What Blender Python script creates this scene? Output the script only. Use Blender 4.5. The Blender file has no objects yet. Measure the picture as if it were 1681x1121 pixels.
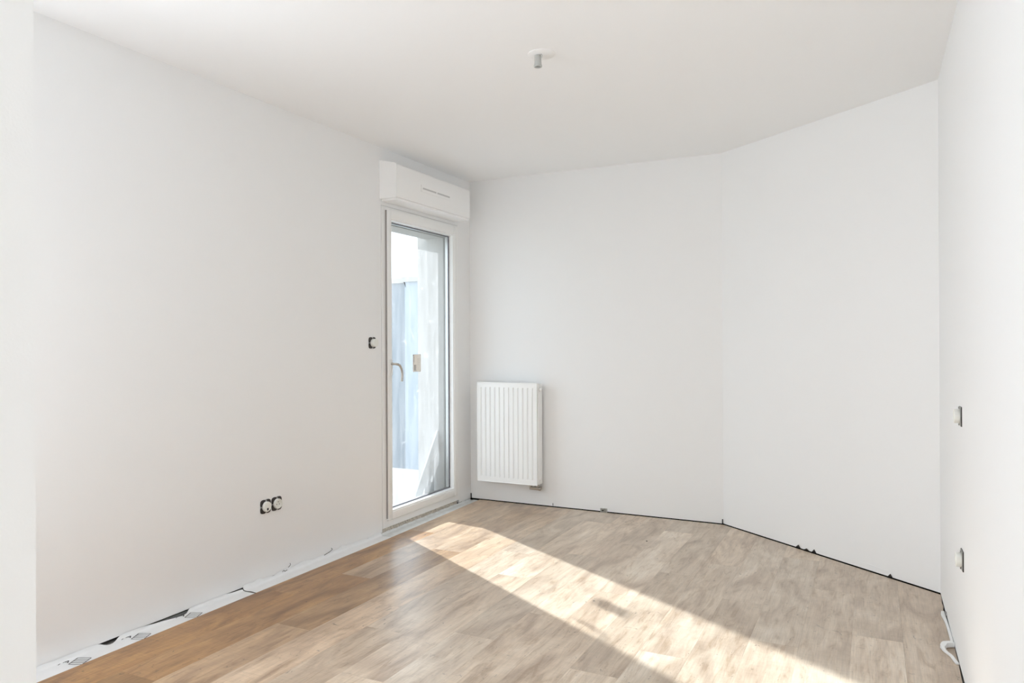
import bpy, bmesh, math, random
from mathutils import Vector, Matrix
from mathutils.geometry import intersect_line_line_2d
random.seed(7)
sc = bpy.context.scene
COL = sc.collection
R = math.radians

# ------------------------------------------------------------------ camera
CX, CY, CZ = 2.8564, -5.0578, 1.234
YAW, PIT, ROL, FPX = -0.4571, 0.0007, -0.0048, 1202.94
f = Vector((math.sin(YAW)*math.cos(PIT), math.cos(YAW)*math.cos(PIT), math.sin(PIT)))
r = Vector((math.cos(YAW), -math.sin(YAW), 0)); u = r.cross(f)
r2 = math.cos(ROL)*r + math.sin(ROL)*u; u2 = -math.sin(ROL)*r + math.cos(ROL)*u
cam_d = bpy.data.cameras.new('camera'); cam = bpy.data.objects.new('camera', cam_d); COL.objects.link(cam)
cam_d.sensor_width = 36; cam_d.lens = FPX/1681*36; cam_d.clip_start = .05; cam_d.clip_end = 300
m = Matrix.Identity(4)
for i in range(3):
    m[i][0] = r2[i]; m[i][1] = u2[i]; m[i][2] = -f[i]; m[i][3] = (CX, CY, CZ)[i]
cam.matrix_world = m
sc.camera = cam

# ------------------------------------------------------------------ light
vs = sc.view_settings
vs.view_transform = 'Standard'; vs.look = 'None'; vs.gamma = 1.0; vs.use_curve_mapping = False
vs.exposure = 0.41
w = bpy.data.worlds.new('sky'); sc.world = w; w.use_nodes = True
bg = w.node_tree.nodes['Background']
bg.inputs[0].default_value = (0.80, 0.90, 1.0, 1); bg.inputs[1].default_value = 2.2
SUN_EL = 27.6
sd = bpy.data.lights.new('sun', 'SUN'); so = bpy.data.objects.new('sun', sd); COL.objects.link(so)
sd.energy = 9.2; sd.angle = R(1.1); sd.color = (.975, .985, 1.01)
hd = Vector((1, -.605, 0)).normalized()
sdir = Vector((hd.x*math.cos(R(SUN_EL)), hd.y*math.cos(R(SUN_EL)), -math.sin(R(SUN_EL))))
so.rotation_euler = sdir.to_track_quat('-Z', 'Y').to_euler()
so.location = (-6, 5, 6)

def area(name, loc, rot, sx, sy, power, color=(1, 1, 1)):
    d = bpy.data.lights.new(name, 'AREA'); o = bpy.data.objects.new(name, d); COL.objects.link(o)
    d.shape = 'RECTANGLE'; d.size = sx; d.size_y = sy; d.energy = power; d.color = color
    o.location = loc; o.rotation_euler = rot
    return o
# added fill lamps, unseen, behind the camera and the entrance partition
FILL_COL = (.88, .95, 1.05)
area('rear_fill_lamp', (1.17, -6.76, 1.45), (R(90), 0, 0), .90, 1.5, 4.5, FILL_COL)
area('side_fill_lamp', (.62, -5.6, 1.45), (R(90), 0, R(-90)), 1.5, 1.6, 4, FILL_COL)
area('left_fill_lamp', (-.14, -3.86, 1.30), (R(70), 0, R(-90)), .80, .84, 19.0, FILL_COL)

cy = sc.cycles
cy.max_bounces = 14; cy.diffuse_bounces = 8; cy.transparent_max_bounces = 12
cy.use_denoising = True; cy.caustics_reflective = False; cy.caustics_refractive = False
cy.sample_clamp_indirect = 4.0

# ------------------------------------------------------------------ materials
def mat(name, color, rough=.6, metal=0, bump=0, bscale=60, spec=.5, var=0, vscale=3):
    M = bpy.data.materials.new(name); M.use_nodes = True
    nt = M.node_tree; b = nt.nodes['Principled BSDF']
    b.inputs['Base Color'].default_value = (*color, 1); b.inputs['Roughness'].default_value = rough
    b.inputs['Metallic'].default_value = metal; b.inputs['Specular IOR Level'].default_value = spec
    tc = nt.nodes.new('ShaderNodeTexCoord')
    if var:
        n = nt.nodes.new('ShaderNodeTexNoise'); n.inputs['Scale'].default_value = vscale
        n.inputs['Detail'].default_value = 5
        nt.links.new(tc.outputs['Object'], n.inputs['Vector'])
        mx = nt.nodes.new('ShaderNodeMix'); mx.data_type = 'RGBA'
        mx.inputs[6].default_value = (*[c*(1-var) for c in color], 1)
        mx.inputs[7].default_value = (*[min(1, c*(1+var)) for c in color], 1)
        nt.links.new(n.outputs['Fac'], mx.inputs[0]); nt.links.new(mx.outputs[2], b.inputs['Base Color'])
    if bump:
        n2 = nt.nodes.new('ShaderNodeTexNoise'); n2.inputs['Scale'].default_value = bscale
        n2.inputs['Detail'].default_value = 4
        nt.links.new(tc.outputs['Object'], n2.inputs['Vector'])
        bp = nt.nodes.new('ShaderNodeBump'); bp.inputs['Strength'].default_value = bump
        bp.inputs['Distance'].default_value = .002
        nt.links.new(n2.outputs['Fac'], bp.inputs['Height']); nt.links.new(bp.outputs[0], b.inputs['Normal'])
    return M

M_WALL = mat('white_wall_paint', (.890, .895, .896), .75, bump=.12, bscale=220, spec=.25, var=.008, vscale=1.4)
M_CEIL = mat('white_ceiling_paint', (.915, .92, .922), .85, bump=.1, bscale=180, spec=.2)
M_PVC = mat('white_plastic_profile', (.90, .905, .90), .28, spec=.5)
M_BOXP = mat('white_shutter_box_plastic', (.935, .935, .93), .4, spec=.4)
M_SLOT = mat('grey_slot', (.60, .60, .60), .7)
M_RAD = mat('white_enamel', (.92, .925, .92), .25, spec=.5)
M_RADD = mat('radiator_inner_grey', (.5, .5, .5), .6)
M_GASK = mat('grey_rubber_seal', (.16, .16, .19), .5)
M_SASHSHADE = mat('sash_side_shade_grey', (.33, .31, .30), .5)
M_DARK = mat('dark_gap_core', (.012, .011, .010), .9, spec=.1)
M_CONC = mat('grey_screed', (.20, .19, .18), .9, bump=.5, bscale=90, var=.25, vscale=12)
M_STEEL = mat('satin_steel', (.52, .50, .47), .32, metal=1)
M_BRASS = mat('nickel_brass', (.48, .44, .39), .3, metal=1)
M_BLACK = mat('dark_grey_moulded_plastic', (.025, .021, .020), .35, var=.3, vscale=60)
M_SOCK = mat('white_socket_plastic', (.84, .845, .80), .3)
M_HOLE = mat('socket_hole_black', (.02, .015, .015), .6)
M_GALV = mat('galvanised_steel', (.42, .42, .40), .35, metal=.8, var=.2, vscale=40)
M_HOLD = mat('lamp_holder_grey', (.50, .51, .49), .5)
M_FOAM = mat('white_foam', (.86, .87, .86), .6, bump=.3, bscale=80)
M_ROUGH = mat('crumbly_mortar', (.62, .53, .46), .95, bump=1.0, bscale=120, var=.75, vscale=70)
M_STICK = mat('sticker_paper', (.90, .87, .83), .6, var=.06, vscale=90)
_nt = M_STICK.node_tree; _t = _nt.nodes.new('ShaderNodeBsdfTranslucent'); _t.inputs[0].default_value = (.88, .86, .82, 1)
_m = _nt.nodes.new('ShaderNodeMixShader'); _m.inputs[0].default_value = .13
_o = [n for n in _nt.nodes if n.type == 'OUTPUT_MATERIAL'][0]
_nt.links.new(_nt.nodes['Principled BSDF'].outputs[0], _m.inputs[1]); _nt.links.new(_t.outputs[0], _m.inputs[2]); _nt.links.new(_m.outputs[0], _o.inputs[0])
M_INK = mat('black_print', (.03, .03, .035), .6)
M_GINK = mat('grey_print', (.36, .34, .33), .6)
M_RENDER = mat('off_white_render', (.36, .34, .32), .9, bump=.4, bscale=50, var=.05, vscale=5)
M_STUB = mat('pale_cream_render', (.49, .465, .44), .9, spec=.1, bump=.4, bscale=50, var=.05, vscale=5)
M_BALC = mat('pale_balcony_concrete', (.20, .205, .21), .95, spec=.05, bump=.3, bscale=30, var=.08, vscale=4)
M_BLUE1 = mat('slate_blue_cladding', (.14, .175, .21), .6, var=.1, vscale=1)
M_BLUE2 = mat('pale_blue_cladding', (.25, .295, .345), .6, var=.08, vscale=1)
M_BWIN = mat('building_window_glass', (.12, .17, .23), .15)
M_GROUND = mat('ground_outside', (.42, .43, .40), .9, var=.2, vscale=.2)
M_BOARD = mat('white_board_offcut', (.60, .60, .60), .6, var=.04, vscale=10)

def underlay_mat():
    M = mat('white_underlay_film', (.85, .86, .865), .45, bump=.5, bscale=18, var=.04, vscale=20)
    return M
M_UND = underlay_mat()
M_CRUMP = mat('dusty_crumpled_film', (.74, .76, .755), .4, bump=1.0, bscale=45, var=.22, vscale=26)

def glass_mat():
    M = bpy.data.materials.new('dusty_window_glass'); M.use_nodes = True
    nt = M.node_tree; nt.nodes.clear(); N = nt.nodes.new; L = nt.links.new
    out = N('ShaderNodeOutputMaterial'); tc = N('ShaderNodeTexCoord')
    mp = N('ShaderNodeMapping'); mp.inputs['Scale'].default_value = (1, 9, 1.3); L(tc.outputs['Object'], mp.inputs[0])
    n1 = N('ShaderNodeTexNoise'); n1.inputs['Scale'].default_value = 2.2; n1.inputs['Detail'].default_value = 6
    L(mp.outputs[0], n1.inputs['Vector'])
    n2 = N('ShaderNodeTexNoise'); n2.inputs['Scale'].default_value = 7; n2.inputs['Detail'].default_value = 9
    n2.inputs['Distortion'].default_value = 1.6; L(tc.outputs['Object'], n2.inputs['Vector'])
    r1 = N('ShaderNodeMapRange'); r1.inputs[1].default_value = .3; r1.inputs[2].default_value = .75
    r1.inputs[3].default_value = .045; r1.inputs[4].default_value = .095; L(n1.outputs['Fac'], r1.inputs[0])
    r2_ = N('ShaderNodeMapRange'); r2_.inputs[1].default_value = .60; r2_.inputs[2].default_value = .74
    r2_.inputs[3].default_value = 0; r2_.inputs[4].default_value = .10; L(n2.outputs['Fac'], r2_.inputs[0])
    ad = N('ShaderNodeMath'); ad.operation = 'ADD'; ad.use_clamp = True; L(r1.outputs[0], ad.inputs[0]); L(r2_.outputs[0], ad.inputs[1])
    tr = N('ShaderNodeBsdfTransparent'); tr.inputs[0].default_value = (.95, .975, .98, 1)
    df = N('ShaderNodeBsdfDiffuse'); df.inputs[0].default_value = (.9, .9, .9, 1)
    tl = N('ShaderNodeBsdfTranslucent'); tl.inputs[0].default_value = (.93, .93, .93, 1)
    dm = N('ShaderNodeMixShader'); dm.inputs[0].default_value = .7; L(df.outputs[0], dm.inputs[1]); L(tl.outputs[0], dm.inputs[2])
    mx = N('ShaderNodeMixShader'); L(ad.outputs[0], mx.inputs[0]); L(tr.outputs[0], mx.inputs[1]); L(dm.outputs[0], mx.inputs[2])
    gl = N('ShaderNodeBsdfGlossy'); gl.inputs['Roughness'].default_value = .02
    lw = N('ShaderNodeLayerWeight'); lw.inputs[0].default_value = .3
    fr = N('ShaderNodeMath'); fr.operation = 'MULTIPLY'; fr.inputs[1].default_value = .12; L(lw.outputs['Facing'], fr.inputs[0])
    m2 = N('ShaderNodeMixShader'); L(fr.outputs[0], m2.inputs[0]); L(mx.outputs[0], m2.inputs[1]); L(gl.outputs[0], m2.inputs[2])
    L(m2.outputs[0], out.inputs[0])
    return M
M_GLASS = glass_mat()

def wood_mat():
    M = bpy.data.materials.new('oak_laminate'); M.use_nodes = True
    nt = M.node_tree; N = nt.nodes.new; L = nt.links.new; b = nt.nodes['Principled BSDF']
    tc = N('ShaderNodeTexCoord'); oi = N('ShaderNodeObjectInfo')
    sc_ = N('ShaderNodeVectorMath'); sc_.operation = 'SCALE'; sc_.inputs[0].default_value = (37, 91, 13)
    L(oi.outputs['Random'], sc_.inputs['Scale'])
    ad = N('ShaderNodeVectorMath'); ad.operation = 'ADD'; L(tc.outputs['Object'], ad.inputs[0]); L(sc_.outputs[0], ad.inputs[1])
    def noise(scale, sc3, detail=5, dist=0, rough=.55):
        mp = N('ShaderNodeMapping'); mp.inputs['Scale'].default_value = sc3; L(ad.outputs[0], mp.inputs[0])
        n = N('ShaderNodeTexNoise'); n.inputs['Scale'].default_value = scale; n.inputs['Detail'].default_value = detail
        n.inputs['Distortion'].default_value = dist; n.inputs['Roughness'].default_value = rough
        L(mp.outputs[0], n.inputs['Vector']); return n
    def mix(fac, a, bb, mode='MIX'):
        mx = N('ShaderNodeMix'); mx.data_type = 'RGBA'; mx.blend_type = mode
        if hasattr(fac, 'is_linked'): L(fac, mx.inputs[0])
        else: mx.inputs[0].default_value = fac
        for k, v in ((6, a), (7, bb)):
            if hasattr(v, 'is_linked'): L(v, mx.inputs[k])
            else: mx.inputs[k].default_value = (*v, 1)
        return mx.outputs[2]
    def ramp(x, stops):
        cr = N('ShaderNodeValToRGB'); e = cr.color_ramp.elements
        while len(e) < len(stops): e.new(.5)
        for i, (p, c) in enumerate(stops):
            e[i].position = p; e[i].color = (*c, 1) if isinstance(c, tuple) else (c, c, c, 1)
        L(x, cr.inputs[0]); return cr.outputs[0]
    big = noise(1.0, (7, 2.0, 1), 6, 1.2)
    base = ramp(big.outputs['Fac'], [(.33, (.48, .375, .28)), (.45, (.60, .495, .385)), (.55, (.68, .575, .455)), (.68, (.75, .655, .54))])
    fig = noise(1.0, (26, 4.5, 1), 8, 1.3, .6)
    figr = ramp(fig.outputs['Fac'], [(.33, (.72, .64, .55)), (.45, (.93, .91, .88)), (.56, 1.0), (.70, 1.07)])
    c = mix(.85, base, figr, 'MULTIPLY')
    fine = noise(1.0, (230, 7, 1), 4)
    finer = ramp(fine.outputs['Fac'], [(.3, .84), (.6, 1.03)])
    c = mix(.8, c, finer, 'MULTIPLY')
    saw = noise(1.0, (9, 190, 1), 3)
    sawr = ramp(saw.outputs['Fac'], [(.32, .90), (.6, 1.03)])
    c = mix(.6, c, sawr, 'MULTIPLY')
    # knots and short cracks
    kn = noise(1.0, (13, 10, 1), 3, 3.2)
    knr = ramp(kn.outputs['Fac'], [(.25, .40), (.33, 1.0)])
    c = mix(.9, c, knr, 'MULTIPLY')
    ck = noise(1.0, (95, 26, 1), 2, 1.0)
    ckr = ramp(ck.outputs['Fac'], [(.235, .32), (.29, 1.0)])
    c = mix(.9, c, ckr, 'MULTIPLY')
    pr = N('ShaderNodeMapRange'); pr.inputs[3].default_value = .90; pr.inputs[4].default_value = 1.10
    L(oi.outputs['Random'], pr.inputs[0])
    cmb = N('ShaderNodeCombineColor'); [L(pr.outputs[0], cmb.inputs[i]) for i in range(3)]
    c = mix(1.0, c, cmb.outputs[0], 'MULTIPLY')
    warm = mix(1.0, mix(.8, c, c, 'MULTIPLY'), (.81, .575, .295), 'MULTIPLY')  # darker warm tint standing in for floor outside the door's glare
    at = N('ShaderNodeAttribute'); at.attribute_type = 'OBJECT'; at.attribute_name = 'light_tone'
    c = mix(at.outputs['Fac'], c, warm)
    L(c, b.inputs['Base Color'])
    rr = N('ShaderNodeMapRange'); rr.inputs[3].default_value = .26; rr.inputs[4].default_value = .40
    L(fig.outputs['Fac'], rr.inputs[0]); L(rr.outputs[0], b.inputs['Roughness'])
    b.inputs['Specular IOR Level'].default_value = .9
    bp = N('ShaderNodeBump'); bp.inputs['Strength'].default_value = .25; bp.inputs['Distance'].default_value = .0008
    L(fine.outputs['Fac'], bp.inputs['Height']); L(bp.outputs[0], b.inputs['Normal'])
    return M
M_WOOD = wood_mat()

# ------------------------------------------------------------------ helpers
def nb(): return bmesh.new()
def bx(bm, x0, x1, y0, y1, z0, z1, bev=0):
    res = bmesh.ops.create_cube(bm, size=1)
    vv = res['verts']
    for v in vv:
        v.co = Vector((x0 if v.co.x < 0 else x1, y0 if v.co.y < 0 else y1, z0 if v.co.z < 0 else z1))
    if bev:
        es = list({e for v in vv for e in v.link_edges})
        bmesh.ops.bevel(bm, geom=es, offset=bev, segments=2, affect='EDGES', profile=.5)
def cyl(bm, p0, p1, ra, rb=None, seg=24, caps=True):
    p0 = Vector(p0); p1 = Vector(p1); rb = ra if rb is None else rb
    d = p1-p0; q = d.to_track_quat('Z', 'Y').to_matrix().to_4x4()
    M = Matrix.Translation((p0+p1)/2) @ q
    bmesh.ops.create_cone(bm, cap_ends=caps, segments=seg, radius1=ra, radius2=rb, depth=d.length, matrix=M)
def lathe(bm, prof, origin, axis, seg=32):
    """prof: (radius, height along axis); closed at both ends"""
    q = Vector(axis).to_track_quat('Z', 'Y').to_matrix(); o = Vector(origin); rings = []
    for ra, h in prof:
        rings.append([bm.verts.new(o + q @ Vector((ra*math.cos(2*math.pi*i/seg), ra*math.sin(2*math.pi*i/seg), h))) for i in range(seg)])
    for a, b in zip(rings, rings[1:]):
        for i in range(seg):
            bm.faces.new((a[i], a[(i+1) % seg], b[(i+1) % seg], b[i]))
    bm.faces.new(rings[0][::-1]); bm.faces.new(rings[-1])
def tube(bm, pts, rad, seg=10):
    pts = [Vector(p) for p in pts]; rings = []
    rads = rad if isinstance(rad, (list, tuple)) else [rad]*len(pts)
    up = Vector((0, 0, 1))
    prev = None
    for i, p in enumerate(pts):
        t = (pts[min(i+1, len(pts)-1)]-pts[max(i-1, 0)]).normalized()
        if prev is None:
            n = t.orthogonal().normalized()
        else:
            n = (prev - t*prev.dot(t)).normalized()
        prev = n; b = t.cross(n)
        rings.append([bm.verts.new(p+rads[i]*(math.cos(2*math.pi*k/seg)*n+math.sin(2*math.pi*k/seg)*b)) for k in range(seg)])
    for a, b in zip(rings, rings[1:]):
        for k in range(seg): bm.faces.new((a[k], a[(k+1) % seg], b[(k+1) % seg], b[k]))
    bm.faces.new(rings[0][::-1]); bm.faces.new(rings[-1])
def prism(bm, pts2, axis, a0, a1):
    """extrude a 2D polygon along an axis; pts2 are the two other coordinates in xyz order"""
    def mk(p, a):
        c = list(p); c.insert(axis, a); return bm.verts.new(c)
    A = [mk(p, a0) for p in pts2]; B = [mk(p, a1) for p in pts2]; n = len(A)
    bm.faces.new(A); bm.faces.new(B[::-1])
    for i in range(n): bm.faces.new((A[i], B[i], B[(i+1) % n], A[(i+1) % n]))
def smooth_path(pts, n=6):
    P = [Vector(p) for p in pts]; out = []
    for i in range(len(P)-1):
        a = P[max(i-1, 0)]; b = P[i]; c = P[i+1]; d = P[min(i+2, len(P)-1)]
        for k in range(n):
            t = k/n
            out.append(.5*((2*b)+(-a+c)*t+(2*a-5*b+4*c-d)*t*t+(-a+3*b-3*c+d)*t**3))
    out.append(P[-1]); return out
def obj(name, bm, material, parent=None, smooth=False, loc=None):
    bmesh.ops.recalc_face_normals(bm, faces=bm.faces)
    me = bpy.data.meshes.new(name); bm.to_mesh(me); bm.free()
    for mm in (material if isinstance(material, (list, tuple)) else [material]): me.materials.append(mm)
    if smooth:
        for p in me.polygons: p.use_smooth = True
        me.set_sharp_from_angle(angle=R(smooth if isinstance(smooth, (int, float)) and smooth > 1 else 35))
    o = bpy.data.objects.new(name, me); COL.objects.link(o)
    if parent: o.parent = parent
    if loc: o.location = loc
    return o
def thing(name, label, cat, loc=(0, 0, 0), group=None, rotz=0):
    o = bpy.data.objects.new(name, None); COL.objects.link(o); o.location = loc; o.rotation_euler = (0, 0, rotz)
    o.empty_display_size = .1
    o['label'] = label; o['category'] = cat
    if group: o['group'] = group
    return o
def tag(o, label, cat, group=None):
    o['label'] = label; o['category'] = cat
    if group: o['group'] = group
    return o
def struct(o, label=None, cat=None):
    o['kind'] = 'structure'
    if label: o['label'] = label
    if cat: o['category'] = cat
    return o
def local(bm, org):
    bmesh.ops.translate(bm, verts=bm.verts, vec=-Vector(org))

# ------------------------------------------------------------------ room shell
H = 2.5
XB = 1.9507; XC, YC = 3.1482, -.9427
YP0, YP1, XP = -4.45, -4.37, 1.70          # partition whose end shows at the left edge of the frame
YR = -6.80; XL2 = .60
WB = .004                                    # underside of the wall boards above the screed
DOOR = (-1.165, -.19, .025, 2.125)           # y0 y1 z0 z1 of the door frame

# left wall: inner lining and the outer masonry with its own smaller opening
bm = nb()
def wall_with_hole(bm, x0, x1, Y0, Y1, y0, y1, z0, z1, zb=0, zt=H):
    bx(bm, x0, x1, Y0, y0, zb, zt); bx(bm, x0, x1, y1, Y1, zb, zt)
    bx(bm, x0, x1, y0, y1, z1, zt)
    if z0 > zb: bx(bm, x0, x1, y0, y1, zb, z0)
wall_with_hole(bm, -.09, 0, -3.45, .12, -1.168, -.187, -.02, 2.128, zb=.002)
wall_with_hole(bm, -.25, 0, YP1, -3.45, -4.28, -3.46, .88, 2.22, zb=.002, zt=3.0)
wl = struct(obj('wall_left', bm, M_WALL), 'white painted left wall holding the narrow balcony door', 'wall')
bm = nb(); wall_with_hole(bm, -.25, -.0902, -3.45, .25, -1.11, -.258, -.02, 2.032, zb=-.3, zt=3.0)
bx(bm, -.322, -.25, -.258, .25, -.3, 3.0)
obj('outer_masonry', bm, M_STUB, wl)
bm = nb(); bx(bm, -.088, -.03, -3.45, -1.168, -.02, .002); bx(bm, -.088, -.03, -.187, .0, -.02, .002)
obj('wall_core', bm, M_DARK, wl)

bm = nb(); bx(bm, -.02, XB+.06, 0, .12, WB, H)
wb_ = struct(obj('wall_back', bm, M_WALL), 'white back wall carrying the radiator', 'wall')
bm = nb(); bx(bm, -.02, XB+.06, .022, .12, -.02, WB)
obj('wall_core', bm, M_DARK, wb_)
# diagonal wall
d = Vector((XC-XB, YC, 0)); L_ = d.length; d.normalize(); nrm = Vector((-d.y, d.x, 0))   # points away from the room
def diag_poly(off0, off1, ext=.0):
    a = Vector((XB, 0, 0)) - d*ext; b = Vector((XC, YC, 0)) + d*ext
    return [(a+nrm*off0).to_2d(), (b+nrm*off0).to_2d(), (b+nrm*off1).to_2d(), (a+nrm*off1).to_2d()]
bm = nb(); prism(bm, [tuple(p) for p in diag_poly(0, .12)], 2, WB, H)
wd = struct(obj('wall_diagonal', bm, M_WALL), 'white slanted wall between the back wall and the right wall', 'wall')
bm = nb(); prism(bm, [tuple(p) for p in diag_poly(.02, .12, .02)], 2, -.02, WB)
obj('wall_core', bm, M_DARK, wd)
bm = nb(); bx(bm, XC, XC+.12, YR, YC+.1, WB*.5, H)
wr = struct(obj('wall_right', bm, M_WALL), 'white right wall with two bare sockets', 'wall')
bm = nb(); bx(bm, XC+.015, XC+.12, YR, YC+.1, -.02, WB*.5)
obj('wall_core', bm, M_DARK, wr)
bm = nb(); bx(bm, -.25, XP, YP0, YP1, -.012, H)
struct(obj('wall_entry', bm, M_WALL), 'end of the white entrance partition at the left edge', 'wall')
bm = nb()
bx(bm, XL2-.10, XL2, YR, YP0, -.012, .62); bx(bm, XL2-.10, XL2, YR, YP0, 2.28, H)
bx(bm, XL2-.10, XL2, YR, -6.38, .62, 2.28); bx(bm, XL2-.10, XL2, -4.82, YP0, .62, 2.28)
struct(obj('wall_hall', bm, M_WALL), 'white wall of the entrance part behind the camera', 'wall')
bm = nb()
bx(bm, XL2-.1, XC+.12, YR-.1, YR, -.012, .68); bx(bm, XL2-.1, XC+.12, YR-.1, YR, 2.22, H)
bx(bm, XL2-.1, .69, YR-.1, YR, .68, 2.22); bx(bm, 1.65, XC+.12, YR-.1, YR, .68, 2.22)
struct(obj('wall_rear', bm, M_WALL), 'white rear wall behind the camera', 'wall')
# added unseen windows: frames round the fill lamps, put in to light the room
def plain_window(name, axis, c, a0, a1, z0, z1, label):
    t = bpy.data.objects.new(name, None); COL.objects.link(t); struct(t, label, 'window')
    bm = nb(); w_ = .05; mid = (a0+a1)/2
    for (p, q, s, e) in ((a0, a1, z0, z0+w_), (a0, a1, z1-w_, z1), (a0, a0+w_, z0+w_, z1-w_), (a1-w_, a1, z0+w_, z1-w_), (mid-w_/2, mid+w_/2, z0+w_, z1-w_)):
        if axis == 1: bx(bm, p, q, c-.03, c+.03, s, e)
        else: bx(bm, c-.03, c+.03, p, q, s, e)
    obj('window_frame', bm, M_PVC, t)
plain_window('added_window_1', 1, YR-.05, .69, 1.65, .68, 2.22, 'added unseen white framed window in the rear wall behind the camera')
plain_window('added_window_2', 0, XL2-.05, -6.38, -4.82, .62, 2.28, 'added unseen white framed window in the hall wall behind the camera')
plain_window('added_window_3', 0, -.20, -4.28, -3.46, .88, 2.22, 'added unseen white framed window in the left wall behind the entrance partition')

bm = nb(); bx(bm, -.25, XC+.12, YR-.1, .25, H, H+.2)
struct(obj('ceiling', bm, M_CEIL), 'plain white ceiling', 'ceiling')

# ------------------------------------------------------------------ floor
floor = bpy.data.objects.new('floor', None); COL.objects.link(floor)
struct(floor, 'light oak laminate floor of long planks', 'floor')
bm = nb(); bx(bm, -.09, XC+.12, YR, .12, -.12, -.0135)
obj('screed', bm, M_CONC, floor)

def clip(poly, n, c):
    """keep n.p <= c"""
    out = []
    for i in range(len(poly)):
        a, b = poly[i], poly[(i+1) % len(poly)]
        da = n[0]*a[0]+n[1]*a[1]-c; db = n[0]*b[0]+n[1]*b[1]-c
        if da <= 0: out.append(a)
        if (da < 0 < db) or (db < 0 < da):
            t = da/(da-db); out.append((a[0]+(b[0]-a[0])*t, a[1]+(b[1]-a[1])*t))
    return out
PLW, PLL = .19, 1.285
ends = {0: -1.02, 1: -.66, 2: -1.33, 3: -2.225, 4: -2.474, 5: -2.875, 6: -1.08, 7: -.74, 8: -.33, 9: -1.19,
        10: -.92, 11: -1.46, 12: -.62, 13: -1.12, 14: -1.668, 15: -2.05}
ragged = [(3.1475, -.955), (3.147, -1.02), (3.143, -1.08), (3.146, -1.13), (3.140, -1.18), (3.144, -1.215), (3.136, -1.24),
          (3.132, -1.29), (3.138, -1.34), (3.143, -1.42), (3.146, -1.55), (3.146, -1.80), (3.142, -1.95), (3.145, -2.05), (3.140, -2.2), (3.145, -2.4)]
nfull = {}
LIGHT_TONE = {0: .95, 1: .92, 2: .80, 3: .56, 4: .34, 5: .20}  # row tint paints in the warm floor beside the door's glare reflection
rnd = random.Random(11)
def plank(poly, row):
    xs = [p[0] for p in poly]; ys = [p[1] for p in poly]
    cx_, cy_ = (min(xs)+max(xs))/2, (min(ys)+max(ys))/2
    key = tuple((round(p[0]-cx_, 4), round(p[1]-cy_, 4)) for p in poly)
    if key in nfull: me = nfull[key]
    else:
        bm = nb(); fc = bm.faces.new([bm.verts.new((p[0]-cx_, p[1]-cy_, 0)) for p in poly])
        fc.normal_update()
        if fc.normal.z < 0: fc.normal_flip()
        outer = list(fc.verts)
        bmesh.ops.inset_region(bm, faces=[fc], thickness=.0011, depth=0)
        for v in outer: v.co.z = -.0010
        ed = [e for e in bm.edges if all(v in outer for v in e.verts)]
        ex = bmesh.ops.extrude_edge_only(bm, edges=ed)
        for g in ex['geom']:
            if isinstance(g, bmesh.types.BMVert): g.co.z = -.0085
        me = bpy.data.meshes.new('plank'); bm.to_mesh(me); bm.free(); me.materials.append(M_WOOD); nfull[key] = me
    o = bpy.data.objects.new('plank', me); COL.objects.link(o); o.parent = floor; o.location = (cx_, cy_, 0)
    o['light_tone'] = max(0.0, LIGHT_TONE.get(row, .12)*(1.0 if cy_ < -1.35 else .55) + rnd.uniform(-.12, .12))  # painted tint eased near the door, where sun washes the colour out
G_ = .0002
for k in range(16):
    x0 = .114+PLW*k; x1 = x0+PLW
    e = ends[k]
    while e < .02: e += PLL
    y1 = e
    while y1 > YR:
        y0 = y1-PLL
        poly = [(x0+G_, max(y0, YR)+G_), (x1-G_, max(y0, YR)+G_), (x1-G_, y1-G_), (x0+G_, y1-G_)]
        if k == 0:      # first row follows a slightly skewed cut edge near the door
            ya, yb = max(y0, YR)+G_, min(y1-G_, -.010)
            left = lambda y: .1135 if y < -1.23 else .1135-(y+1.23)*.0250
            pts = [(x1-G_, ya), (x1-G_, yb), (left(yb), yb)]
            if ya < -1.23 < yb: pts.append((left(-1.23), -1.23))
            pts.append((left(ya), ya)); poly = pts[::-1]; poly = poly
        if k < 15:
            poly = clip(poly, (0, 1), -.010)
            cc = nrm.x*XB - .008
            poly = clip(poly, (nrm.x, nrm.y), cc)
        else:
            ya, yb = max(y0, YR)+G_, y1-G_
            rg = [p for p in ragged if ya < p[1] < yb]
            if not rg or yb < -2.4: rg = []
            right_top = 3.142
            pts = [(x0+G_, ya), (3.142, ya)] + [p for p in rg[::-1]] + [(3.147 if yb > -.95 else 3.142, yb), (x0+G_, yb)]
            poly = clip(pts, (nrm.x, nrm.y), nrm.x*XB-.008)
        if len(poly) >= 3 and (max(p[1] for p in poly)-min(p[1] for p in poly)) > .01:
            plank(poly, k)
        y1 = y0

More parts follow.
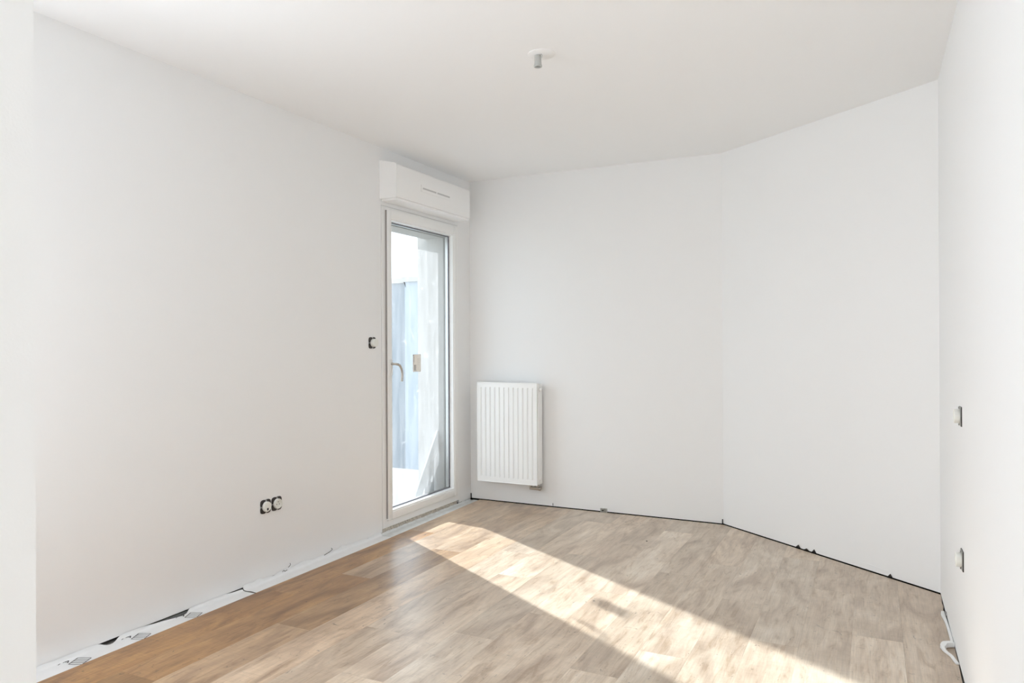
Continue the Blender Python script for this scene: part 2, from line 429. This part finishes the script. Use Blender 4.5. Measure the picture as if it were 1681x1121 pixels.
# ------------------------------------------------------------------ underlay strips along the left wall
def sheet(y0, y1, n, rear, top=-.0105, xin=.17, skew=0, mid=None):
    """rear(y) -> (x, z, lift) of the edge against the wall; returns a bmesh surface with a little thickness"""
    bm = nb(); rows = []
    for i in range(n+1):
        t = i/n; y = y0+(y1-y0)*t; xr, zr = rear(y)
        prof = [(xin, top), (.12, top), (.09, top+(mid(y, .09) if mid else 0)), (.06, top+(mid(y, .06) if mid else 0)),
                (.035, top+(mid(y, .035) if mid else 0)), (max(xr+.012, .012), top+(zr-top)*.04), (max(xr+.004, .006), top+(zr-top)*.30), (xr, zr)]
        rows.append([bm.verts.new((px, y+skew*(px-.1)*(1-t if skew > 0 else t), pz)) for px, pz in prof])
    low = [[bm.verts.new(v.co + Vector((.0006 if j > 4 else 0, 0, -.0008))) for j, v in enumerate(rw)] for rw in rows]
    for a, b, c, e in zip(rows, rows[1:], low, low[1:]):
        for k in range(len(a)-1):
            bm.faces.new((a[k], a[k+1], b[k+1], b[k])); bm.faces.new((c[k+1], c[k], e[k], e[k+1]))
        bm.faces.new((a[0], b[0], e[0], c[0])); bm.faces.new((a[-1], c[-1], e[-1], b[-1]))
    for rw, lw in ((rows[0], low[0]), (rows[-1], low[-1])):
        for k in range(len(rw)-1): bm.faces.new((rw[k], lw[k], lw[k+1], rw[k+1]))
    return bm
def hsh(v): return math.sin(v*12.9)*.5+math.sin(v*31.7+1.3)*.3+math.sin(v*71.3+.4)*.2
def rear1(y):
    z = .006+.004*hsh(y); x = .0025
    if -3.11 < y < -3.02:
        s = math.sin((y+3.11)/.09*math.pi); return (x+.010*s, z-.016*s)
    if -2.935 < y < -2.665:
        s = min(1, (y+2.935)/.20, (-2.665-y)/.03); return (x+.014*s, z+(-.0100-z)*s)
    if y > -2.47:
        s = (y+2.47)/.12; return (x+.008*s, z-.012*s)
    return (x, z)
u1 = obj('underlay_sheet', sheet(-4.36, -2.352, 160, rear1, skew=.0), M_UND, smooth=60)
tag(u1, 'white underlay sheet with black printed hatch marks along the left wall', 'underlay')
def rear2(y):
    return (.003+.001*hsh(y*2), .010+.008*hsh(y*1.2+.5)+.006*max(0, hsh(y*3)))
def mid2(y, x):
    return {.09: .0012, .06: .004+.003*hsh(y*1.7), .035: .0005}.get(x, 0)
u2_ = obj('underlay_sheet', sheet(-2.345, -1.19, 120, rear2, top=-.0095, mid=mid2, skew=0), M_UND, smooth=60)
tag(u2_, 'plain white folded underlay sheet against the left wall before the balcony door', 'underlay')
def rear3(y): return (.004, .0025+.0025*hsh(y*3))
def mid3(y, x): return .0035+.0035*hsh(y*4+x*60)
u3 = obj('underlay_sheet', sheet(-1.20, -.02, 160, rear3, top=-.0093, mid=mid3, xin=.15), M_CRUMP, smooth=60)
tag(u3, 'grey dusty crumpled underlay film below the balcony door', 'underlay')

# printed marks (flat print on the first sheet): tilted hatched square and a letter A with a stroke
def strip(bm, a, b, wd_, z=-.0093):
    a = Vector(a); b = Vector(b); t = (b-a).normalized(); n = Vector((-t.y, t.x))*wd_/2
    vs_ = [(a-n), (b-n), (b+n), (a+n)]
    bm.faces.new([bm.verts.new((v.x, v.y, z)) for v in vs_])
for k in range(6):
    base = Vector((.049, -3.266+.268*k-.804+.0)) + Vector((0, .0))
    if k == 0: base = Vector((.049, -4.070))
    base = Vector((.049, -4.070+.268*k))
    if base.y > -2.42: continue
    va, vb = Vector((-.026, .055)), Vector((.049, .022))
    if base.y > -2.5: va = Vector((-.024, .055))
    bm = nb()
    for t in (0, .25, .5, .75, 1): strip(bm, base+va*t, base+va*t+vb, .0028)
    strip(bm, base, base+va, .0035); strip(bm, base+vb, base+vb+va, .0035)
    obj('printed_hatch', bm, M_INK, u1)
    c0 = base+Vector((-.033, -.001)); ua, ub = va.normalized()*.021, vb.normalized()*.019
    bm = nb()
    strip(bm, c0, c0+ua+ub*.5, .0042); strip(bm, c0+ub, c0+ua+ub*.5, .0042); strip(bm, c0+ua*.32+ub*.1, c0+ua*.32+ub*.9, .0035)
    strip(bm, c0+Vector((.004, -.022)), c0+Vector((-.002, -.010)), .0035)
    obj('printed_letter', bm, M_INK, u1)
# dark metal track in the long slit
bm = nb(); bx(bm, -.03, .004, -2.92, -2.66, -.0132, -.003)
tag(obj('floor_track', bm, M_GALV), 'thin grey metal track showing in the long dark slit under the left wall', 'track')

# tiny curled slivers standing where underlay meets the left wall
def sliver(pts, name, label):
    bm = nb(); tube(bm, smooth_path(pts, 4), .0016, 6)
    tag(obj(name, bm, M_BLACK, smooth=True), label, 'debris')
sliver([(.004, -2.075, .001), (.006, -2.06, .010), (.006, -2.052, .003), (.006, -2.035, .006)], 'plastic_sliver', 'tiny dark curled sliver under the double socket')
sliver([(.005, -2.025, .017), (.007, -2.012, .026), (.005, -2.012, .036)], 'plastic_sliver', 'thin dark hooked sliver just above the curled one under the double socket')
sliver([(.004, -1.735, .006), (.008, -1.70, .013), (.006, -1.667, .021), (.004, -1.672, .031)], 'plastic_sliver', 'dark hooked sliver against the left wall nearest the door')

# ------------------------------------------------------------------ balcony door
door = bpy.data.objects.new('door_1', None); COL.objects.link(door); door.location = (0, -.68, .025)
struct(door, 'narrow white glazed balcony door with dusty glass', 'door')
DO = Vector((0, -.68, .025))
def dobj(name, bm, m_, parent=door, smooth=False):
    local(bm, DO); return obj(name, bm, m_, parent, smooth)
y0, y1, z0, z1 = DOOR
def ring(bm, x0, x1, Y0, Y1, Z0, Z1, wl_, wr_, wb2, wt, bev=.002):
    bx(bm, x0, x1, Y0, Y0+wl_, Z0, Z1, bev); bx(bm, x0, x1, Y1-wr_, Y1, Z0, Z1, bev)
    bx(bm, x0, x1, Y0+wl_-.001, Y1-wr_+.001, Z0, Z0+wb2, bev); bx(bm, x0, x1, Y0+wl_-.001, Y1-wr_+.001, Z1-wt, Z1, bev)
bm = nb(); ring(bm, -.085, .004, y0, y1, z0, z1, .048, .046, .042, .028)
dobj('door_frame', bm, M_PVC)
SY0, SY1, SZ0, SZ1 = -1.128, -.236, .072, 2.112
bm = nb(); bx(bm, -.02, .006, -1.118, SY0, .072, 2.10); 
dobj('sash_shade_strip', bm, M_GASK) if False else bm.free()
bm = nb()  # grey strip painting in the shade on the sash side face, handle side
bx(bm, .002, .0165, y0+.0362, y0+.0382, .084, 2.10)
dobj('sash_shade_strip', bm, M_SASHSHADE)
GY0, GY1, GZ0, GZ1 = -1.068, -.290, .135, 2.035
sash = None
bm = nb(); ring(bm, -.06, .020, y0+.0385, SY1, SZ0, SZ1, GY0-.012-(y0+.0385), SY1-GY1-.012, GZ0-.012-SZ0, SZ1-GZ1-.012, .004)
sash = dobj('door_sash', bm, M_PVC, smooth=50)
# sloped glazing bead
bm = nb()
def bead(bm, Y0, Y1, Z0, Z1, wd_=.013, xf=.014, xb=-.017):
    o4 = [(Y0-wd_, Z0-wd_), (Y1+wd_, Z0-wd_), (Y1+wd_, Z1+wd_), (Y0-wd_, Z1+wd_)]
    i4 = [(Y0, Z0), (Y1, Z0), (Y1, Z1), (Y0, Z1)]
    def rg(q, x): return [bm.verts.new((x, a, b)) for a, b in q]
    of, fi, bi, ob = rg(o4, xf), rg([(a+(.006 if a < -.6 else -.006)*0, b) for a, b in [(Y0-.004, Z0-.004), (Y1+.004, Z0-.004), (Y1+.004, Z1+.004), (Y0-.004, Z1+.004)]], xf), rg(i4, xb), rg(o4, xb)
    for A, B in ((of, fi), (fi, bi), (bi, ob), (ob, of)):
        for i in range(4): bm.faces.new((A[i], A[(i+1) % 4], B[(i+1) % 4], B[i]))
bead(bm, GY0, GY1, GZ0, GZ1)
dobj('glazing_bead', bm, M_PVC, sash)
bm = nb(); ring(bm, -.0215, -.0165, GY0-.002, GY1+.002, GZ0-.002, GZ1+.002, .008, .014, .0075, .0075, 0)
dobj('glazing_seal', bm, M_GASK, sash)
bm = nb(); ring(bm, -.044, -.024, GY0-.002, GY1+.002, GZ0-.002, GZ1+.002, .009, .009, .009, .009, 0)
dobj('glass_spacer', bm, M_STEEL, sash)
bm = nb(); bx(bm, -.0225, -.0215, GY0-.01, GY1+.01, GZ0-.01, GZ1+.01)
dobj('glass_pane', bm, M_GLASS, sash)
bm = nb(); bx(bm, -.024, -.0165, -.300, -.286, .138, .165, .001)
dobj('corner_block', bm, M_SOCK, sash)
# handle
hy = -1.095
bm = nb(); bx(bm, .019, .027, hy-.014, hy+.014, 1.02, 1.125, .004)
hr = dobj('handle_plate', bm, M_PVC, smooth=True)
bm = nb()
tube(bm, smooth_path([(.024, hy, 1.094), (.050, hy, 1.094), (.064, hy+.012, 1.092), (.068, hy+.036, 1.080), (.070, hy+.052, 1.052), (.071, hy+.056, 1.018), (.070, hy+.052, .978)], 5),
     [.0085]*31, 12)
dobj('door_handle', bm, M_STEEL, smooth=True)
# rating sticker on the glass
bm = nb(); bx(bm, -.0214, -.0208, -.776, -.677, 1.028, 1.150)
st = dobj('glass_sticker', bm, M_STICK, sash)
bm = nb()
def gs(a, b, c, d_):
    bm.faces.new([bm.verts.new(p) for p in ((-.0205, a, c), (-.0205, b, c), (-.0205, b, d_), (-.0205, a, d_))])
gs(-.758, -.742, 1.036, 1.078)
for i in range(5): gs(-.734+.0, -.728, 1.036+i*.009, 1.041+i*.009)
gs(-.771, -.767, 1.032, 1.146); gs(-.764, -.760, 1.095, 1.135)
gs(-.776, -.677, 1.1485, 1.150); gs(-.776, -.677, 1.028, 1.0295); gs(-.679, -.677, 1.03, 1.15)
for i in range(7): gs(-.722, -.690, 1.045+i*.012, 1.0465+i*.012)
gs(-.776, -.764, 1.140, 1.1485)
dobj('sticker_print', bm, M_GINK, st)
# small dark mark on the pane
bm = nb(); prism(bm, [(-.883, 1.648), (-.868, 1.645), (-.858, 1.612), (-.866, 1.622), (-.872, 1.634)], 0, -.0212, -.0202)
dobj('adhesive_scrap', bm, M_BLACK, sash)

# crumbling mortar strip under the frame
bm = nb(); random.seed(3); n = 150; ya, yb = -1.162, -.215
rows = []
for i in range(n+1):
    y = ya+(yb-ya)*i/n
    top = .0245; bot = -.016+.003*random.random()
    rows.append([bm.verts.new((-.05, y, top)), bm.verts.new((-.009+.008*random.random(), y, top)), bm.verts.new((-.006+.010*random.random(), y, .008+.003*random.random())), bm.verts.new((-.004+.009*random.random(), y, bot)), bm.verts.new((-.05, y, bot))])
for a, b in zip(rows, rows[1:]):
    for k in range(5): bm.faces.new((a[k], a[(k+1) % 5], b[(k+1) % 5], b[k]))
bm.faces.new(rows[0]); bm.faces.new(rows[-1][::-1])
struct(obj('trim_1', bm, M_ROUGH), 'crumbly brown mortar strip under the balcony door frame', 'sill')
# outer threshold under the door
bm = nb(); bx(bm, -.25, -.05, -1.11, -.258, -.02, .022); 
struct(obj('trim_2', bm, M_BALC), 'pale outer door threshold', 'threshold')

# ------------------------------------------------------------------ roller shutter box
bo = Vector((0, -1.185, 2.165))
sb = thing('roller_shutter_box', 'white roller shutter box above the balcony door with a slim vent', 'shutter box', bo)
prof = [(.0, 2.165), (.0, 2.412), (.119, 2.384), (.1265, 2.379), (.130, 2.371), (.130, 2.178), (.127, 2.169), (.119, 2.165)]
bm = nb(); prism(bm, prof, 1, -1.176, -.232)
local(bm, bo); obj('box_body', bm, M_BOXP, sb, smooth=40)
pe = [(.0, 2.163), (.0, 2.4145), (.120, 2.386), (.128, 2.381), (.132, 2.372), (.132, 2.177), (.129, 2.167), (.120, 2.163)]
for ya, yb in ((-1.180, -1.1755), (-.2325, -.228)):
    bm = nb(); prism(bm, pe, 1, ya, yb); local(bm, bo); obj('end_cap', bm, M_BOXP, sb)
bm = nb(); bx(bm, .1285, .1325, -.892, -.500, 2.252, 2.300, .001); local(bm, bo); vent = obj('vent_plate', bm, M_BOXP, sb)
bm = nb()
bx(bm, .1315, .1330, -.874, -.704, 2.2705, 2.2815); bx(bm, .1315, .1330, -.690, -.523, 2.2705, 2.2815)
local(bm, bo); obj('vent_slot', bm, M_SLOT, vent)
bm = nb(); bx(bm, .004, .125, -1.165, -.24, 2.150, 2.1655, .003); local(bm, bo); obj('lower_lip', bm, M_BOXP, sb)

# ------------------------------------------------------------------ radiator
rx0, rx1, rz0, rz1, ryf, ryb = .121, .623, .170, .925, -.110, -.034
ro = Vector(((rx0+rx1)/2, 0, rz0))
rad = thing('radiator', 'white ribbed panel radiator hung on the back wall beside the balcony door', 'radiator', ro)
def robj(name, bm, m_, parent=rad, smooth=False):
    local(bm, ro); return obj(name, bm, m_, parent, smooth)
NG = 12; pitch = (rx1-rx0-.030)/NG; gx = [rx0+.020+pitch*(i+.45)-.004 for i in range(NG)]
xs = [rx0, rx0+.004]
dep = [0, 0]
for g in gx:
    xs += [g-.0038, g-.0028, g+.0014, g+.0075]; dep += [0, .0080, .0080, 0]
xs += [rx1-.004, rx1]; dep += [0, 0]
zs = [rz0, rz0+.034, rz0+.044, rz1-.044, rz1-.034, rz1]; zf = [0, 0, 1, 1, 0, 0]
bm = nb(); grid = [[bm.verts.new((x, ryf+dd*k, z)) for x, dd in zip(xs, dep)] for z, k in zip(zs, zf)]
for a, b in zip(grid, grid[1:]):
    for i in range(len(a)-1): bm.faces.new((a[i], a[i+1], b[i+1], b[i]))
bx(bm, rx0, rx1, ryf+.0085, ryf+.014, rz0, rz1)
# rolled rim round the panel
for (a, b, c, e) in ((rx0-.001, rx1+.001, rz0-.003, rz0+.003), (rx0-.001, rx1+.001, rz1-.003, rz1+.003), (rx0-.003, rx0+.003, rz0, rz1), (rx1-.003, rx1+.003, rz0, rz1)):
    bx(bm, a, b, ryf-.002, ryf+.012, c, e, .0015)
robj('front_panel', bm, M_RAD)
for xa, xb in ((rx0-.003, rx0+.001), (rx1+.003, rx1+.011)):
    bm = nb(); bx(bm, xa, xb, ryf+.012, ryb, rz0+.004, rz1-.006, .0015); robj('side_panel', bm, M_RAD)
bm = nb()
for i in range(26):
    x = rx0+.012+i*(rx1-rx0-.024)/25; bx(bm, x-.002, x+.002, ryf+.018, ryb-.004, rz1-.012, rz1-.004)
bx(bm, rx0, rx1+.008, ryf+.010, ryf+.018, rz1-.014, rz1-.002); bx(bm, rx0, rx1+.008, ryb-.006, ryb, rz1-.014, rz1-.002)
robj('top_grille', bm, M_RAD)
bm = nb(); bx(bm, rx0+.004, rx1, ryb-.016, ryb-.006, rz0+.006, rz1-.02); robj('back_panel', bm, M_RAD)
bm = nb()
for i in range(20):
    x = rx0+.02+i*(rx1-rx0-.04)/19; bx(bm, x-.001, x+.001, ryf+.016, ryb-.018, rz0+.02, rz1-.03)
robj('convector_fins', bm, M_RADD)
for x in (rx0+.12, rx1-.12):
    bm = nb(); bx(bm, x-.015, x+.015, ryb-.002, .001, rz0+.06, rz1-.08); robj('wall_bracket', bm, M_RAD)
bm = nb(); lathe(bm, [(.0125, 0), (.0125, .010), (.009, .014), (.009, .020), (.006, .022)], (rx1+.010, ryf+.030, rz1-.045), (1, 0, 0), 20)
robj('bleed_valve', bm, M_RAD, smooth=True)
bm = nb(); cyl(bm, (rx1+.0108, ryf+.030, rz1-.045), (rx1+.0125, ryf+.030, rz1-.045), .0145, seg=24); robj('valve_washer', bm, M_RADD)
bm = nb(); lathe(bm, [(.011, 0), (.011, .006), (.008, .008)], (rx1+.010, ryf+.030, rz0+.045), (1, 0, 0), 20)
robj('end_plug', bm, M_RAD, smooth=True)
bm = nb(); yv = -.065
for xv in (.552, .606):
    lathe(bm, [(.008, 0), (.008, .006), (.0135, .008), (.0135, .020), (.009, .022), (.009, .026)], (xv, yv, rz0-.024), (0, 0, 1), 6)
bx(bm, .545, .618, yv-.013, yv+.013, rz0-.042, rz0-.022, .004)
lathe(bm, [(.012, 0), (.015, .004), (.015, .016), (.010, .020)], (.614, yv, rz0-.032), (1, 0, 0), 8)
robj('valve_block', bm, M_BRASS)
for xv in (.560, .606):
    bm = nb(); tube(bm, smooth_path([(xv, yv+.008, rz0-.032), (xv, yv+.035, rz0-.034), (xv, .004, rz0-.034)], 4), .0075, 12)
    robj('water_pipe', bm, M_BRASS, smooth=True)
    
# ------------------------------------------------------------------ sockets on the left wall
def lx_socket(name, y, z, label, kind, group=None):
    t = thing(name, label, 'socket' if kind != 'switch' else 'switch', (0, y, z), group)
    s = .0365
    # backing plate: rounded square ring with notched corners
    bm = nb(); n = 48; ring_o = []; ring_i = []
    for i in range(n):
        a = 2*math.pi*i/n; c_, s_ = math.cos(a), math.sin(a)
        k = (abs(c_)**5+abs(s_)**5)**(-1/5)
        rr_ = s*k*(1 - (.05 if i % 12 in (0, 1, 11) else 0))
        ring_o.append((rr_*c_, rr_*s_)); ring_i.append((.024*c_, .024*s_))
    for (x_) in (0,):
        A = [bm.verts.new((.0005, p[0], p[1])) for p in ring_o]; B = [bm.verts.new((.004, p[0]*.98, p[1]*.98)) for p in ring_o]
        C_ = [bm.verts.new((.005, p[0], p[1])) for p in ring_i]; D_ = [bm.verts.new((.0005, p[0], p[1])) for p in ring_i]
        for P, Q in ((A, B), (B, C_), (C_, D_), (D_, A)):
            for i in range(n): bm.faces.new((P[i], P[(i+1) % n], Q[(i+1) % n], Q[i]))
    obj('backing_plate', bm, M_BLACK, t)
    for a in (0, 90, 180, 270):
        bm = nb(); c_, s_ = math.cos(R(a)), math.sin(R(a)); p = (c_*.031, s_*.031)
        bx(bm, .0045, .0065, p[0]-.005, p[0]+.005, p[1]-.0028, p[1]+.0028, .0005)
        obj('fixing_claw', bm, M_GALV, t)
    if kind == 'socket':
        bm = nb(); lathe(bm, [(.0265, .002), (.0265, .016), (.0252, .0185), (.0205, .0185), (.0195, .012)], (0, 0, 0), (1, 0, 0), 40)
        obj('socket_face', bm, M_SOCK, t, smooth=30)
        bm = nb()
        for p in ((-.0095, -.003), (.0095, -.003)): cyl(bm, (.0115, p[0], p[1]), (.0125, p[0], p[1]), .0026, seg=12)
        obj('contact_hole', bm, M_HOLE, t)
        bm = nb(); cyl(bm, (.012, 0, .010), (.0175, 0, .010), .0022, seg=12); obj('earth_pin', bm, M_GALV, t)
    elif kind == 'data':
        bm = nb(); lathe(bm, [(.0265, .002), (.0265, .015), (.0252, .0175)], (0, 0, 0), (1, 0, 0), 40)
        obj('socket_face', bm, M_SOCK, t, smooth=30)
        bm = nb(); bx(bm, .0172, .0180, -.0055, .0055, -.0175, -.0065); bx(bm, .0172, .0180, -.003, .003, -.020, -.0170)
        obj('data_port', bm, M_HOLE, t)
    else:
        bm = nb(); lathe(bm, [(.0255, .002), (.0255, .028), (.0245, .031)], (0, .004, 0), (1, 0, 0), 40)
        obj('switch_face', bm, M_SOCK, t, smooth=30)
    return t
lx_socket('data_socket', -2.186, .3795, 'white round data socket with one square port, left of the pair on the left wall', 'data')
lx_socket('power_socket', -2.107, .3795, 'white round power socket with small contact holes, right of the pair on the left wall', 'socket')
lx_socket('light_switch', -1.268, 1.233, 'bare round light switch mechanism on a dark ring left of the balcony door', 'switch')

# sockets on the right wall
def rx_socket(name, y, z, label):
    t = thing(name, label, 'socket', (XC, y, z))
    bm = nb(); prism(bm, [(-.034, -.036), (.030, -.036), (.036, -.028), (.036, .034), (-.034, .036)], 0, -.0035, 0)
    obj('backing_plate', bm, M_BLACK, t)
    bm = nb(); prism(bm, [(-.029, -.034), (.029, -.034), (.029, .034), (-.029, .034)], 0, -.0055, -.0035)
    obj('steel_support', bm, M_GALV, t)
    bm = nb(); lathe(bm, [(.0262, .0055), (.0262, .0215), (.025, .0235), (.0205, .0235), (.0195, .017)], (0, 0, 0), (-1, 0, 0), 40)
    obj('socket_face', bm, M_SOCK, t, smooth=30)
    bm = nb()
    for p in (-.0095, .0095): cyl(bm, (-.0165, p, -.003), (-.0175, p, -.003), .0026, seg=12)
    obj('contact_hole', bm, M_HOLE, t)
    for p in (-.031, .031):
        bm = nb(); cyl(bm, (-.0055, 0, p), (-.009, 0, p), .0035, seg=12); obj('screw', bm, M_GALV, t)
rx_socket('wall_outlet', -1.905, .953, 'bare white outlet seen edge on, upper one on the right wall')
rx_socket('wall_outlet', -1.940, .433, 'bare white outlet seen edge on, lower one on the right wall near the floor')

# ------------------------------------------------------------------ ceiling lamp holder
lo = Vector((1.556, -2.106, 2.5))
t = thing('ceiling_lamp_holder', 'small grey lamp holder hanging from a white ceiling rose', 'lamp holder', lo)
bm = nb(); lathe(bm, [(.0605, 0), (.0605, .0025), (.057, .004), (.018, .0055), (.012, .006)], (0, 0, 0), (0, 0, -1), 48)
obj('ceiling_rose', bm, M_CEIL, t, smooth=40)
bm = nb(); lathe(bm, [(.010, .000), (.0145, .002), (.0148, .020), (.0148, .028), (.0160, .040), (.0182, .044), (.0186, .049), (.0176, .051), (.0125, .051), (.0105, .028)], (-.014, -.008, -.0065), (0, 0, -1), 36)
obj('lamp_socket', bm, M_HOLD, t, smooth=40)
bm = nb(); tube(bm, smooth_path([(-.006, -.010, -.005), (.004, -.014, -.006), (.010, -.016, -.013), (.008, -.016, -.021), (-.001, -.012, -.024)], 5), .0016, 8)
obj('wire_loop', bm, M_HOLD, t, smooth=True)

# ------------------------------------------------------------------ bits along the floor
bo2 = Vector((1.105, -.004, 0))
t = thing('pipe_bracket', 'small grey metal bracket on the floor edge under the back wall', 'bracket', bo2)
bm = nb(); bx(bm, -.027, .026, .000, .003, -.006, .026, .0006); obj('plate', bm, M_GALV, t)
bm = nb(); bx(bm, .006, .010, -.010, .000, -.004, .024); obj('flange', bm, M_GALV, t)
bm = nb(); bx(bm, -.022, -.019, -.007, .000, -.004, .022); obj('flange', bm, M_GALV, t)
bm = nb(); cyl(bm, (-.006, -.001, .012), (-.006, -.006, .012), .005, seg=10); obj('screw', bm, M_BLACK, t)

# torn chips of plasterboard paper at the foot of the diagonal wall
def on_diag(x, off, z):
    s = (x-XB)/(XC-XB); p = Vector((XB, 0, 0))+d*(s*L_)-nrm*off; return Vector((p.x, p.y, z))
def chip(x, w1, h1, label, lean=.004):
    bm = nb(); a = on_diag(x-w1/2, .001, .004); b = on_diag(x+w1/2, .001, .004); c = on_diag(x+w1*.1, lean, .004+h1); e = on_diag(x-w1*.25, lean*.6, .004+h1*.45)
    off = -nrm*.0015
    F_ = [a, b, c, e]; V1 = [bm.verts.new(p) for p in F_]; V2 = [bm.verts.new(p+off) for p in F_]
    bm.faces.new(V1); bm.faces.new(V2[::-1])
    for i in range(4): bm.faces.new((V1[i], V2[i], V2[(i+1) % 4], V1[(i+1) % 4]))
    tag(obj('plaster_chip', bm, M_BLACK), label, 'debris', 'torn chips at the foot of the slanted wall')
chip(2.456, .030, .018, 'dark torn chip at the slanted wall foot, farthest of the close three')
chip(2.505, .030, .012, 'dark torn chip at the slanted wall foot, middle of the close three')
chip(2.548, .026, .020, 'dark torn chip at the slanted wall foot, nearest of the close three')
chip(2.935, .022, .018, 'dark torn chip at the slanted wall foot, alone near the right wall')
# small vertical notches in the corners
def notch(p, h1, label):
    bm = nb(); x, y = p; bx(bm, x-.003, x+.003, y-.003, y+.003, .0, h1, .001)
    tag(obj('corner_crack', bm, M_DARK), label, 'crack')
notch((.004, -.004), .042, 'dark open joint at the foot of the corner beside the radiator')
notch((XB-.006, -.004), .034, 'dark open joint at the foot of the corner of back and slanted walls')
bm = nb(); bx(bm, .703, .706, -.003, .0, .008, .026); tag(obj('corner_crack', bm, M_DARK), 'fine dark tick at the back wall foot just right of the radiator', 'crack')
# faint plaster ridge on the diagonal wall
bm = nb(); pts = [on_diag(x, .0008, z) for x, z in ((2.80, .035), (2.84, .036), (2.87, .033), (2.90, .030), (2.925, .034))]
tube(bm, pts, [.0006, .0012, .0014, .0012, .0006], 6); tag(obj('plaster_ridge', bm, M_WALL), 'thin raised scar of plaster low on the slanted wall', 'plaster')

# dark speck on the floor
bm = nb(); lathe(bm, [(.005, 0), (.0045, .002), (.002, .003)], (1.60, -.63, 0), (0, 0, 1), 9)
tag(obj('floor_speck', bm, M_BLACK), 'tiny black crumb on the planks between radiator and sun patch', 'debris')

# foam strip looping out from the right wall
fo = Vector((3.13, -1.5, 0))
t = thing('foam_strip', 'white foam strip looping out over the floor at the right wall', 'foam strip', fo)
def ribbon(path, wdt, h1, z=.0005):
    bm = nb(); P = [Vector((*p, 0)) for p in path]; rows = []
    for i, p in enumerate(P):
        tt = (P[min(i+1, len(P)-1)]-P[max(i-1, 0)]).normalized(); n = Vector((-tt.y, tt.x, 0))
        ww = wdt[i] if isinstance(wdt, list) else wdt; hh = h1[i] if isinstance(h1, list) else h1
        rows.append([bm.verts.new(p+n*ww/2+Vector((0, 0, z))), bm.verts.new(p-n*ww/2+Vector((0, 0, z))), bm.verts.new(p-n*ww/2+Vector((0, 0, z+hh))), bm.verts.new(p+n*ww/2+Vector((0, 0, z+hh)))])
    for a, b in zip(rows, rows[1:]):
        for k in range(4): bm.faces.new((a[k], a[(k+1) % 4], b[(k+1) % 4], b[k]))
    bm.faces.new(rows[0]); bm.faces.new(rows[-1][::-1])
    bmesh.ops.bevel(bm, geom=[e for e in bm.edges], offset=.0006, segments=1, affect='EDGES')
    return bm
def p2(l, n=5): return [(v.x, v.y) for v in smooth_path([(*q, 0) for q in l], n)]
pa = p2([(3.136, -1.225), (3.134, -1.27), (3.138, -1.34), (3.141, -1.44), (3.1415, -1.54), (3.1400, -1.625)])
bm = ribbon(pa, [.010+.006*math.exp(-((i-5)/4)**2) for i in range(len(pa))], .008); local(bm, fo); obj('wall_run', bm, M_FOAM, t)
pb = p2([(3.143, -1.632), (3.125, -1.640), (3.109, -1.655), (3.103, -1.685), (3.113, -1.715), (3.126, -1.745), (3.134, -1.785), (3.141, -1.815)])
bm = ribbon(pb, [.020 if i < 14 else .011 for i in range(len(pb))], [.020 if i < 10 else max(.007, .020-.0012*(i-9)) for i in range(len(pb))]); local(bm, fo); obj('loop', bm, M_FOAM, t)
bm = nb(); prism(bm, [(-1.232, .004), (-1.262, .020), (-1.300, .014), (-1.285, .004)], 0, 3.1438, 3.1478); local(bm, fo); obj('torn_end', bm, M_GINK, t)

# ------------------------------------------------------------------ outside
bm = nb(); bx(bm, -2.6, -.25, -3.2, 1.20, -.30, -.06)
struct(obj('balcony_floor', bm, M_BALC), 'pale concrete balcony floor outside the door', 'balcony')
bm = nb(); bx(bm, -90, 40, -60, 90, -6.4, -6.2)
struct(obj('ground', bm, M_GROUND), 'pale ground outside', 'ground')
# boards leaning in the outer reveal, at the right of the glass
ob = Vector((-.14, -.40, .0))
t = thing('leaning_board', 'narrow white board leaning outside behind the lower right of the glass', 'board', ob)
bm = nb()
a = Vector((-.645, .022)); b = Vector((-.268, .560)); t_ = (b-a).normalized(); n_ = Vector((t_.y, -t_.x))*.085
prism(bm, [tuple(a), tuple(b), (b.x, b.y-.14), tuple(a+n_+t_*.045)], 0, -.150, -.138)
local(bm, ob); obj('board', bm, M_BOARD, t)
ob = Vector((-.165, -.38, 0))
bm = nb(); prism(bm, [(-.425, .023), (-.282, .023), (-.282, .36), (-.405, .25)], 0, -.175, -.163); local(bm, ob)
o = obj('board_offcut', bm, M_BOARD, None, loc=ob); tag(o, 'short white offcut standing upright behind the leaning board outside', 'board')

# neighbouring buildings, seen hazily through the glass
def building(name, x0, x1, y0, y1, zt, m_, label, wins):
    o = Vector(((x0+x1)/2, (y0+y1)/2, -6.2)); t = thing(name, label, 'building', o)
    bm = nb(); bx(bm, x0, x1, y0, y1, -6.2, zt); local(bm, o); obj('facade', bm, m_, t)
    bm = nb(); bx(bm, x0-.15, x1+.15 if name.endswith('x') else x1, y0-.15, y1, zt, zt+.25); local(bm, o); obj('parapet', bm, M_RENDER, t)
    for (wx, wz) in wins:
        bm = nb(); ring_ = .08
        bx(bm, wx, wx+1.0, y0-.06, y0+.02, wz, wz+1.5); bx(bm, wx, wx+1.0, y0-.1, y0-.05, wz-.08, wz)
        local(bm, o); f_ = obj('window', bm, M_PVC, t)
        bm = nb(); bx(bm, wx+ring_, wx+1-ring_, y0-.07, y0-.055, wz+ring_, wz+1.5-ring_); local(bm, o); obj('pane', bm, M_BWIN, f_)
building('apartment_building', -34, -19.6, 28, 38, 4.45, M_BLUE1, 'hazy slate blue building far outside, at the left of the door glass',
         [(x, z) for x in (-31.5, -28.8, -26.1, -23.4) for z in (-4.5, -1.5, 1.5)])
building('pale_building', -19.45, -15.5, 27.4, 37, 4.45, M_BLUE2, 'paler blue building adjoining the slate blue one outside the door', [(-17.2, z) for z in (-4.5, -1.5, 1.5)])
